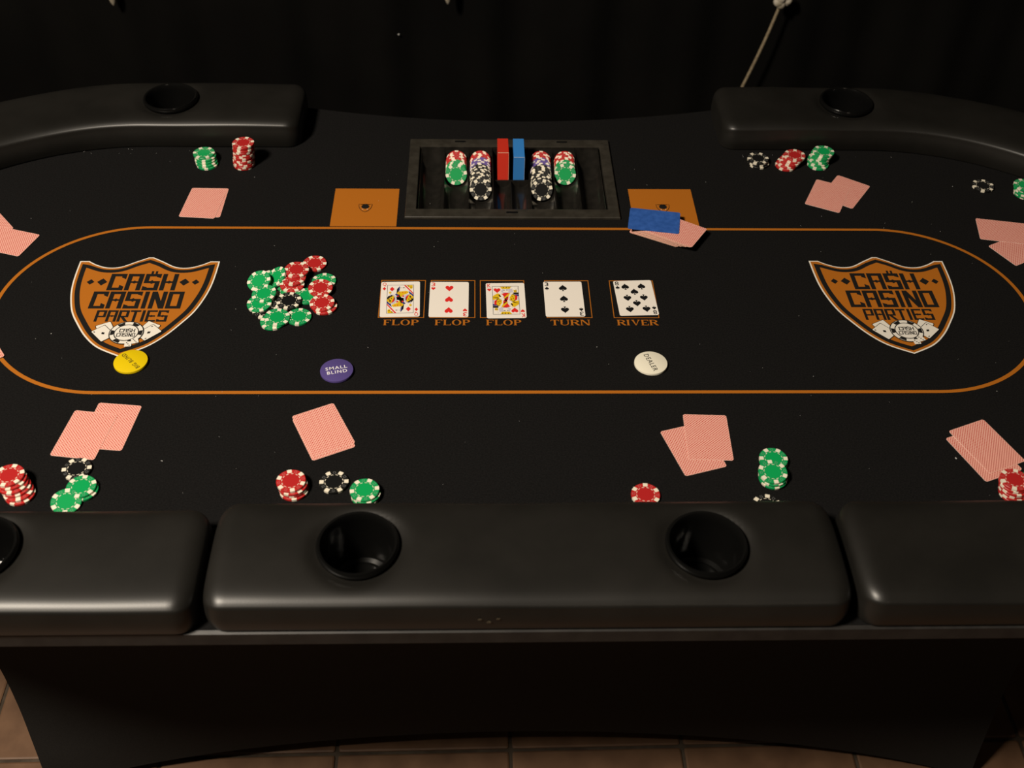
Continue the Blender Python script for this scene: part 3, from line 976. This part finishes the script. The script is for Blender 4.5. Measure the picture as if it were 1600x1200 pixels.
def court(o, shapes, w=.0432, h=.0715):
    b = MB()
    t = .0005
    for x0, x1, y0, y1 in ((-w / 2, w / 2, h / 2 - t, h / 2), (-w / 2, w / 2, -h / 2, -h / 2 + t), (-w / 2, -w / 2 + t, -h / 2, h / 2), (w / 2 - t, w / 2, -h / 2, h / 2)):
        b.poly([(x0, y0), (x1, y0), (x1, y1), (x0, y1)], .0004, INKGREY)
    # shapes are for the upper half, in units of half width / half height, and are turned for the lower half
    for flip in (1, -1):
        for k, (pts, m) in enumerate(shapes):
            b.poly([(flip * px * w / 2 * .985, flip * py * h / 2 * .985) for px, py in pts], .00012 + k * .000012, m)
    b.build('court_picture', o, (0, 0, TH))

def ell(cx, cy, rx, ry, n=16, a0=0, a1=360):
    return [(cx + rx * math.cos(R(a0 + (a1 - a0) * i / n)), cy + ry * math.sin(R(a0 + (a1 - a0) * i / n))) for i in range(n if a1 - a0 == 360 else n + 1)]

Q_SH = [
    ([(-.30, .40), (-.26, .72), (-.06, .92), (.0, .92), (.0, .45)], INK),                     # hair
    ([(-.12, .55), (-.08, .85), (.0, .97), (.22, .99), (.40, .80), (.36, .60), (.15, .52)], STOCK),   # face
    ([(-.02, .80), (.06, .83), (.06, .78)], INK), ([(.18, .82), (.33, .82), (.33, .78), (.18, .78)], INK),
    ([(-.16, .62), (-.12, .86), (-.04, .90), (-.06, .58)], BLU),
    ([(.26, .99), (.40, .99), (.99, .42), (.99, .32)], RED),                                    # stripe
    ([(.44, .99), (.92, .99), (.94, .80), (.80, .68), (.70, .80)], YEL),
    ([(.52, .95), (.66, .95), (.62, .88)], INK), ([(.74, .86), (.86, .86), (.82, .78)], INK),
    ([(.62, .58), (.99, .30), (.99, .14), (.70, .34)], BLU),
    ([(-.32, .34), (-.18, .52), (.16, .55), (.54, .56), (.66, .44), (.30, .30), (.10, .24), (-.10, .30)], YEL),  # collar
    ([(-.10, .45), (-.03, .48), (.0, .42), (-.07, .39)], RED), ([(.12, .46), (.20, .50), (.24, .44), (.16, .40)], RED), ([(.34, .50), (.42, .50), (.42, .44), (.34, .44)], RED),
    ([(-.20, .30), (-.06, .32), (.02, .18), (.10, .08), (.30, .06), (.30, -.06), (-.30, -.06), (-.30, .12)], INK),
    ([(-.06, .30), (.20, .34), (.12, .16), (.02, .14)], YEL),
    ([(-.24, .24), (-.10, .24), (-.14, .14), (-.24, .14)], RED), ([(.16, .24), (.30, .26), (.26, .14), (.16, .14)], RED),
    ([(-.42, .33), (-.28, .40), (-.12, .28), (-.26, .20)], BLU),
    (ell(.62, .02, .36, .34), LIL), (ell(.70, .0, .30, .28), INK), (ell(.66, .06, .22, .20), RED),
    ([(.70, .34), (.99, .16), (.99, .04), (.50, -.26), (.46, -.12)], YEL),
    ([(.72, .22), (.84, .16), (.80, .06), (.70, .10)], INK), ([(.62, .02), (.72, -.02), (.66, -.10)], INK), ([(.78, .04), (.92, .06), (.86, -.03)], INK),
    (ell(-.78, .46, .10, .08, 10), YEL), ([(-.80, .36), (-.76, .36), (-.72, .22), (-.84, .22)], LIL),
    ([(-.18, .07), (.18, .07), (.18, -.07), (-.18, -.07)], RED),
]
K_SH = [
    ([(-.42, .99), (.46, .99), (.34, .82), (-.26, .82)], YEL),
    ([(-.20, .97), (-.10, .97), (-.12, .86)], INK), ([(.04, .97), (.14, .97), (.10, .86)], INK), ([(.26, .97), (.34, .97), (.28, .86)], INK),
    ([(-.34, .60), (-.24, .80), (.52, .82), (.58, .60), (.36, .50), (-.14, .50)], LIL),         # hair, beard
    ([(-.18, .62), (-.16, .80), (.22, .80), (.24, .58), (.04, .54)], STOCK),                    # face
    ([(-.16, .75), (-.04, .75), (-.04, .71), (-.16, .71)], INK), ([(.06, .76), (.20, .76), (.20, .72), (.06, .72)], INK),
    ([(-.30, .46), (.0, .54), (.30, .50), (.20, .0), (.10, -.05), (-.14, -.05), (-.12, .2)], RED),
    ([(-.10, .22), (.26, .50), (.36, .50), (.32, .38), (.02, .12), (-.10, .12)], YEL),
    ([(-.08, .10), (.14, .26), (.14, .18), (-.04, .04)], INK),
    ([(-.99, .30), (-.62, .50), (-.46, .46), (-.32, .20), (-.52, .10), (-.99, .02)], YEL),
    ([(-.99, .22), (-.60, .20), (-.52, .12), (-.95, .20)], INK), ([(-.50, .42), (-.34, .28), (-.40, .20), (-.54, .34)], INK),
    (ell(-.36, .16, .14, .07, 10), STOCK),
    ([(-.72, .06), (-.50, .10), (-.32, .02), (-.30, -.05), (-.72, -.05)], RED),
    (ell(.54, .16, .26, .27), INK), (ell(.52, .16, .23, .24), YEL),
    ([(.44, .26), (.52, .30), (.52, .22)], INK), ([(.54, .12), (.62, .18), (.60, .06)], INK), ([(.40, .08), (.48, .12), (.46, .0)], INK),
    ([(.74, .36), (.90, .30), (.86, .02), (.66, .0), (.72, .18)], RED),
    ([(-.50, .56), (-.38, .56), (-.14, .26), (-.10, .0), (-.22, -.04), (-.24, .22), (-.42, .46)], STOCK),   # ermine edges
    ([(.50, .56), (.38, .52), (.22, .26), (.18, .0), (.28, -.04), (.32, .22), (.54, .48)], STOCK),
    ([(-.36, .44), (-.32, .46), (-.32, .40)], INK), ([(-.20, .20), (-.17, .22), (-.17, .16)], INK), ([(.26, .20), (.29, .22), (.29, .16)], INK), ([(.38, .42), (.41, .44), (.41, .38)], INK),
    ([(.60, .54), (.99, .54), (.99, .42), (.60, .42)], INK), ([(.66, .40), (.99, .40), (.99, .26), (.84, .32)], BLU),
    ([(.62, .72), (.88, .72), (.84, .56), (.66, .56)], YEL), ([(.64, .66), (.86, .66), (.86, .63), (.64, .63)], INK),
    ([(.58, .96), (.96, .92), (.96, .78), (.72, .74)], STOCK), ([(.92, .24), (.99, .20), (.99, -.04), (.92, .0)], LIL),
]
c0 = face_card(-.1921, -.0019, 1.7, 'Q', 'd', [(-.0135, .0255, 0, .0092), (.0135, -.0255, 1, .0092)], 'queen of diamonds lying face up in the first flop box')
court(c0, Q_SH)
P3 = lambda: [(-.0002, .0275, 0, .0132), (-.0002, .0, 1, .0132), (-.0002, -.0275, 1, .0132)]
face_card(-.1132, -.0023, -.3, '3', 'h', [(0, .0275, 0, .0132), (0, 0, 1, .0132), (0, -.0275, 1, .0132)], 'three of hearts lying face up in the middle flop box')
c2 = face_card(-.0212, -.0048, .9, 'K', 'h', [(-.0135, .0250, 0, .0112), (.0135, -.0250, 1, .0112)], 'king of hearts lying face up in the third flop box')
court(c2, K_SH)
face_card(.0733, -.0010, .5, '3', 's', [(0, .0275, 0, .0132), (0, 0, 0, .0132), (0, -.0275, 1, .0132)], 'three of spades lying face up in the turn box')
e8 = [(-.0135, .0285, 0), (.0135, .0285, 0), (0, .0150, 0), (-.0135, .0, 1), (.0135, .0, 1), (0, -.0140, 1), (-.0135, -.0285, 1), (.0135, -.0285, 1)]
face_card(.1908, .0022, 2.3, '8', 's', [(a, b_, c, .0128) for a, b_, c in e8], 'eight of spades lying face up in the river box')

# ------------------------------------------------------------------ chip tray
tray = empty('chip_tray', (TC[0], TC[1], FZ), label='black plastic chip tray set into the felt', cat='chip tray')
OW, OH, IW, IH = .1905, .128, .1715, .1025
yo = -.0005
b = MB()
def ring(o, i): return [[o[k], o[(k + 1) % 4], i[(k + 1) % 4], i[k]] for k in range(4)]
def rc(wx, wy, z): return [(-wx, -wy + yo, z), (wx, -wy + yo, z), (wx, wy + yo, z), (-wx, wy + yo, z)]
loops = [rc(OW, OH, .0006), rc(OW, OH, .0042), rc(OW - .0012, OH - .0012, .0054), rc(IW + .002, IH + .002, .0054), rc(IW, IH, .0044), rc(IW - .001, IH - .001, -.030)]
vs = [q for l in loops for q in l]
fs = []
for l in range(len(loops) - 1):
    for k in range(4): fs.append([4 * l + k, 4 * l + (k + 1) % 4, 4 * l + 4 + (k + 1) % 4, 4 * l + 4 + k])
b.add(vs, fs, TRAYR)
rim = b.build('rim', tray, smooth=30)
for sx, sy in ((-.095, .1185), (.100, .1185), (-.001, -.1140)):   # moulded slots in the rim
    s = MB(); s.prism(rrect(.021, .0052, .002, 3), 0, .0003, SLOT)
    s.build('rim_slot', rim, (sx, sy, .0054))
CX = [-.146, -.1015, -.0565, .0565, .1015, .146]
rt = .0216
def trough(cx):
    b = MB(); vs = []; fs = []; n = 20
    ys = [(-.1015, 0), (.058, 0), (.0815, .020), (.1015, .0345)]
    prof = [(-.0225, -.0005)] + [(rt * math.sin(R(-84 + 168 * i / n)), .0010 - rt * math.cos(R(-84 + 168 * i / n))) for i in range(n + 1)] + [(.0225, -.0005)]
    m = len(prof)
    for y, lift in ys:
        for x, z in prof: vs.append((cx + x, y, min(.0035, z + lift) if lift else z))
    for j in range(len(ys) - 1):
        for i in range(m - 1): fs.append([j * m + i, j * m + i + 1, (j + 1) * m + i + 1, (j + 1) * m + i])
    k = len(vs)                              # front end wall
    b.add(vs, fs, TRAYM)
    return b.build('chip_channel', tray, smooth=50)
for cx in CX: trough(cx)
for x in (-.1238, -.079, -.034, .034, .079, .1238):
    d = MB(); d.box(x - .0011, x + .0011, -.1015, .066, -.012, .0012, TRAYM)
    d.build('divider', tray)
bay = MB()                                   # middle bay: two shallow channels in front of a pocket for the card boxes
vs = []; fs = []; n = 20; prof = []
for c_ in (-.0165, .0165):
    prof += [(c_ + .0165 * math.sin(R(-80 + 160 * i / n)), .002 - .0165 * math.cos(R(-80 + 160 * i / n))) for i in range(n + 1)]
m = len(prof)
for y in (-.1015, .004): vs += [(x, y, z - .006) for x, z in prof]
for i in range(m - 1): fs.append([i, i + 1, m + i + 1, m + i])
bay.add(vs, fs, TRAYM)
bay.box(-.033, .033, .003, .0055, -.052, -.006, TRAYM)
bay.box(-.033, .033, .0055, .1015, -.054, -.052, TRAYM)
bay.box(-.0342, -.033, .0055, .1015, -.054, -.004, TRAYM); bay.box(.033, .0342, .0055, .1015, -.054, -.004, TRAYM)
bay.box(-.033, .033, .094, .1015, -.052, .004, TRAYM)
bay.build('card_bay', tray, smooth=50)

# chips standing on edge in the tray, leaning back
LEAN = R(34)
def tray_column(x0, x1, y0, y1, seq, where):
    n = len(seq)
    for i, c in enumerate(seq):             # i = 0 is the front chip
        t = i / (n - 1)
        x = x0 + (x1 - x0) * t; y = y0 + (y1 - y0) * t
        m = Matrix.Translation((x, y, FZ + .0012)) @ Matrix.Rotation(R(90) - LEAN, 4, 'X') @ Matrix.Translation((0, 0, -CT)) @ Matrix.Rotation(random.uniform(0, 6.28), 4, 'Z')
        lab = '%s chip at the front of the %s' % (c, where) if i == 0 else '%s from the front, a %s chip in the %s' % (ORD[i], c, where)
        chip(c, m, lab, 'chips in the ' + where)
tray_column(-.1060, -.1060, .3600, .4040, ['green'] * 4 + ['red'] * 7, 'leftmost tray column')
tray_column(-.0610, -.0610, .3105, .4040, ['black'] * 12 + ['purple'] * 5 + ['red'] * 5, 'second tray column from left')
tray_column(.0505, .0520, .3100, .4040, ['black'] * 12 + ['purple'] * 5 + ['red'] * 5, 'second tray column from right')
tray_column(.0965, .0975, .3620, .4040, ['green'] * 4 + ['red'] * 7, 'rightmost tray column')

# card boxes standing in the bay
def card_carton(x, y, z, lean, colr, h, label):
    m1 = mat('carton_' + colr[0], colr[1], .42, .4); m2 = mat('carton_edge_' + colr[0], colr[2], .6, .3)
    o = empty('card_carton', (x, y, FZ + z), (-lean, 0, 0), label, 'card box', 'card cartons in the tray')
    W_, D = .0202, .064
    b = MB(); e = .0006
    b.prism(rrect(W_, D, .0007, 2), 0, h, m1)
    b.build('carton_body', o, (0, D / 2, 0))
    f = MB()                                # tucked lid, a touch proud, with pale worn creases
    f.prism(rrect(W_ - .0004, D - .001, .0007, 2), 0, .0004, m1)
    fl = f.build('tuck_lid', o, (0, D / 2, h))
    for q in ((-W_ / 2 + .0002, W_ / 2 - .0002, -D / 2 - .0001, -D / 2 + .0005),):
        c = MB(); c.box(q[0], q[1], q[2], q[3], -.0001, .00055, m2); c.build('worn_crease', fl)
    s = MB(); s.box(W_ / 2 - .0002, W_ / 2 + .00015, .0, .0007, 0, h - .001, m2); s.build('worn_edge', o)
card_carton(-.0193, .3495, -.050, R(8), ('red', (.62, .035, .018), (.8, .5, .35)), .0965, 'bright red card carton standing in the chip tray')
card_carton(.0098, .3550, -.050, R(0), ('blue', (.035, .21, .58), (.5, .6, .75)), .0910, 'sky blue card carton standing in the chip tray')

# ------------------------------------------------------------------ lint on the felt
b = MB()
big = [(-.504, -.352, .0026), (.609, -.352, .0028), (-.727, -.086, .0016), (.118, -.117, .0014), (-.236, -.118, .0012), (-.0425, -.436, .0013)]
for i in range(85): big.append((random.uniform(-.85, .85), random.uniform(-.44, .43), random.uniform(.0004, .0010)))
for i in range(26): big.append((random.uniform(.42, .9) * random.choice((-1, 1)), random.uniform(.425, .443), random.uniform(.0005, .0011)))
for x, y, s in big:
    a = random.uniform(0, 3.14); l = s; wd = s * random.uniform(.3, .7)
    pts = [(x + u * math.cos(a) - v * math.sin(a), y + u * math.sin(a) + v * math.cos(a)) for u, v in ((-l / 2, -wd / 2), (l / 2, -wd / 3), (l / 2.4, wd / 2), (-l / 2.2, wd / 2.5))]
    b.prism(pts, .0001, .0005, LINT)
tag(b.build('lint', None, (0, 0, FZ)), 'tiny white lint specks scattered over the black felt', 'lint', kind='stuff')

# ------------------------------------------------------------------ things hanging before the back wall
ROPE = noise_var(mat('cord_tan', (.30, .24, .15), .8, .2), 200, (.20, .155, .095), (.32, .26, .17), bump=.4, bscale=350)
PALE = noise_var(mat('pale_plaster', (.45, .40, .32), .8, .2), 60, (.32, .28, .20), (.55, .50, .42))
cord = empty('knotted_rope', (0, 0, 0), label='tan rope hanging from a knot behind the right rail', cat='rope')
K0 = Vector((.6947, 1.262, .6733)); K1 = Vector((.6366, 1.262, .4471))
b = MB(); pts = [K0 + (K1 - K0) * (i / 10) + Vector((.003 * math.sin(math.pi * i / 10), 0, 0)) for i in range(11)]
d = (K1 - K0).normalized(); pts += [K1 + d * .12, K1 + d * .26 + Vector((-.02, -.02, 0)), Vector((.50, 1.22, .006)), Vector((.36, 1.20, .006))]
tube(b, pts, .0042, ROPE, 8); b.build('strand', cord, smooth=60)
b = MB()
for k in range(9):                          # lumpy knot of wound turns
    a = k * 2.4; c = K0 + Vector((.006 + .012 * math.cos(a), .004 * math.sin(a * 1.7), .012 + .010 * math.sin(a)))
    vs = []; 
    rr = .011 + .003 * math.sin(k * 1.9)
    prof = [(rr * math.sin(R(t)), rr * math.cos(R(t))) for t in (2, 30, 60, 90, 120, 150, 178)]
    b.lathe(prof, 10, PALE, c)
b.build('knot', cord, smooth=60)
for px, pz, w_, where in ((-.9685, .6511, .0085, 'left'), (-.1392, .6628, .0080, 'middle')):
    b = MB()
    b.lathe([(.0005, 0), (.0035, .003), (.0070, .012), (w_ + .001, .026), (w_ + .001, .05), (.004, .075), (.0025, .09), (.0022, .6), (.0003, .605)], 14, PALE)
    tag(b.build('hanging_tip', None, (px, 1.27, pz), smooth=50), 'pale pointed tip hanging into the top %s of the frame' % where, 'hanging ornament', 'pale tips hanging before the wall')
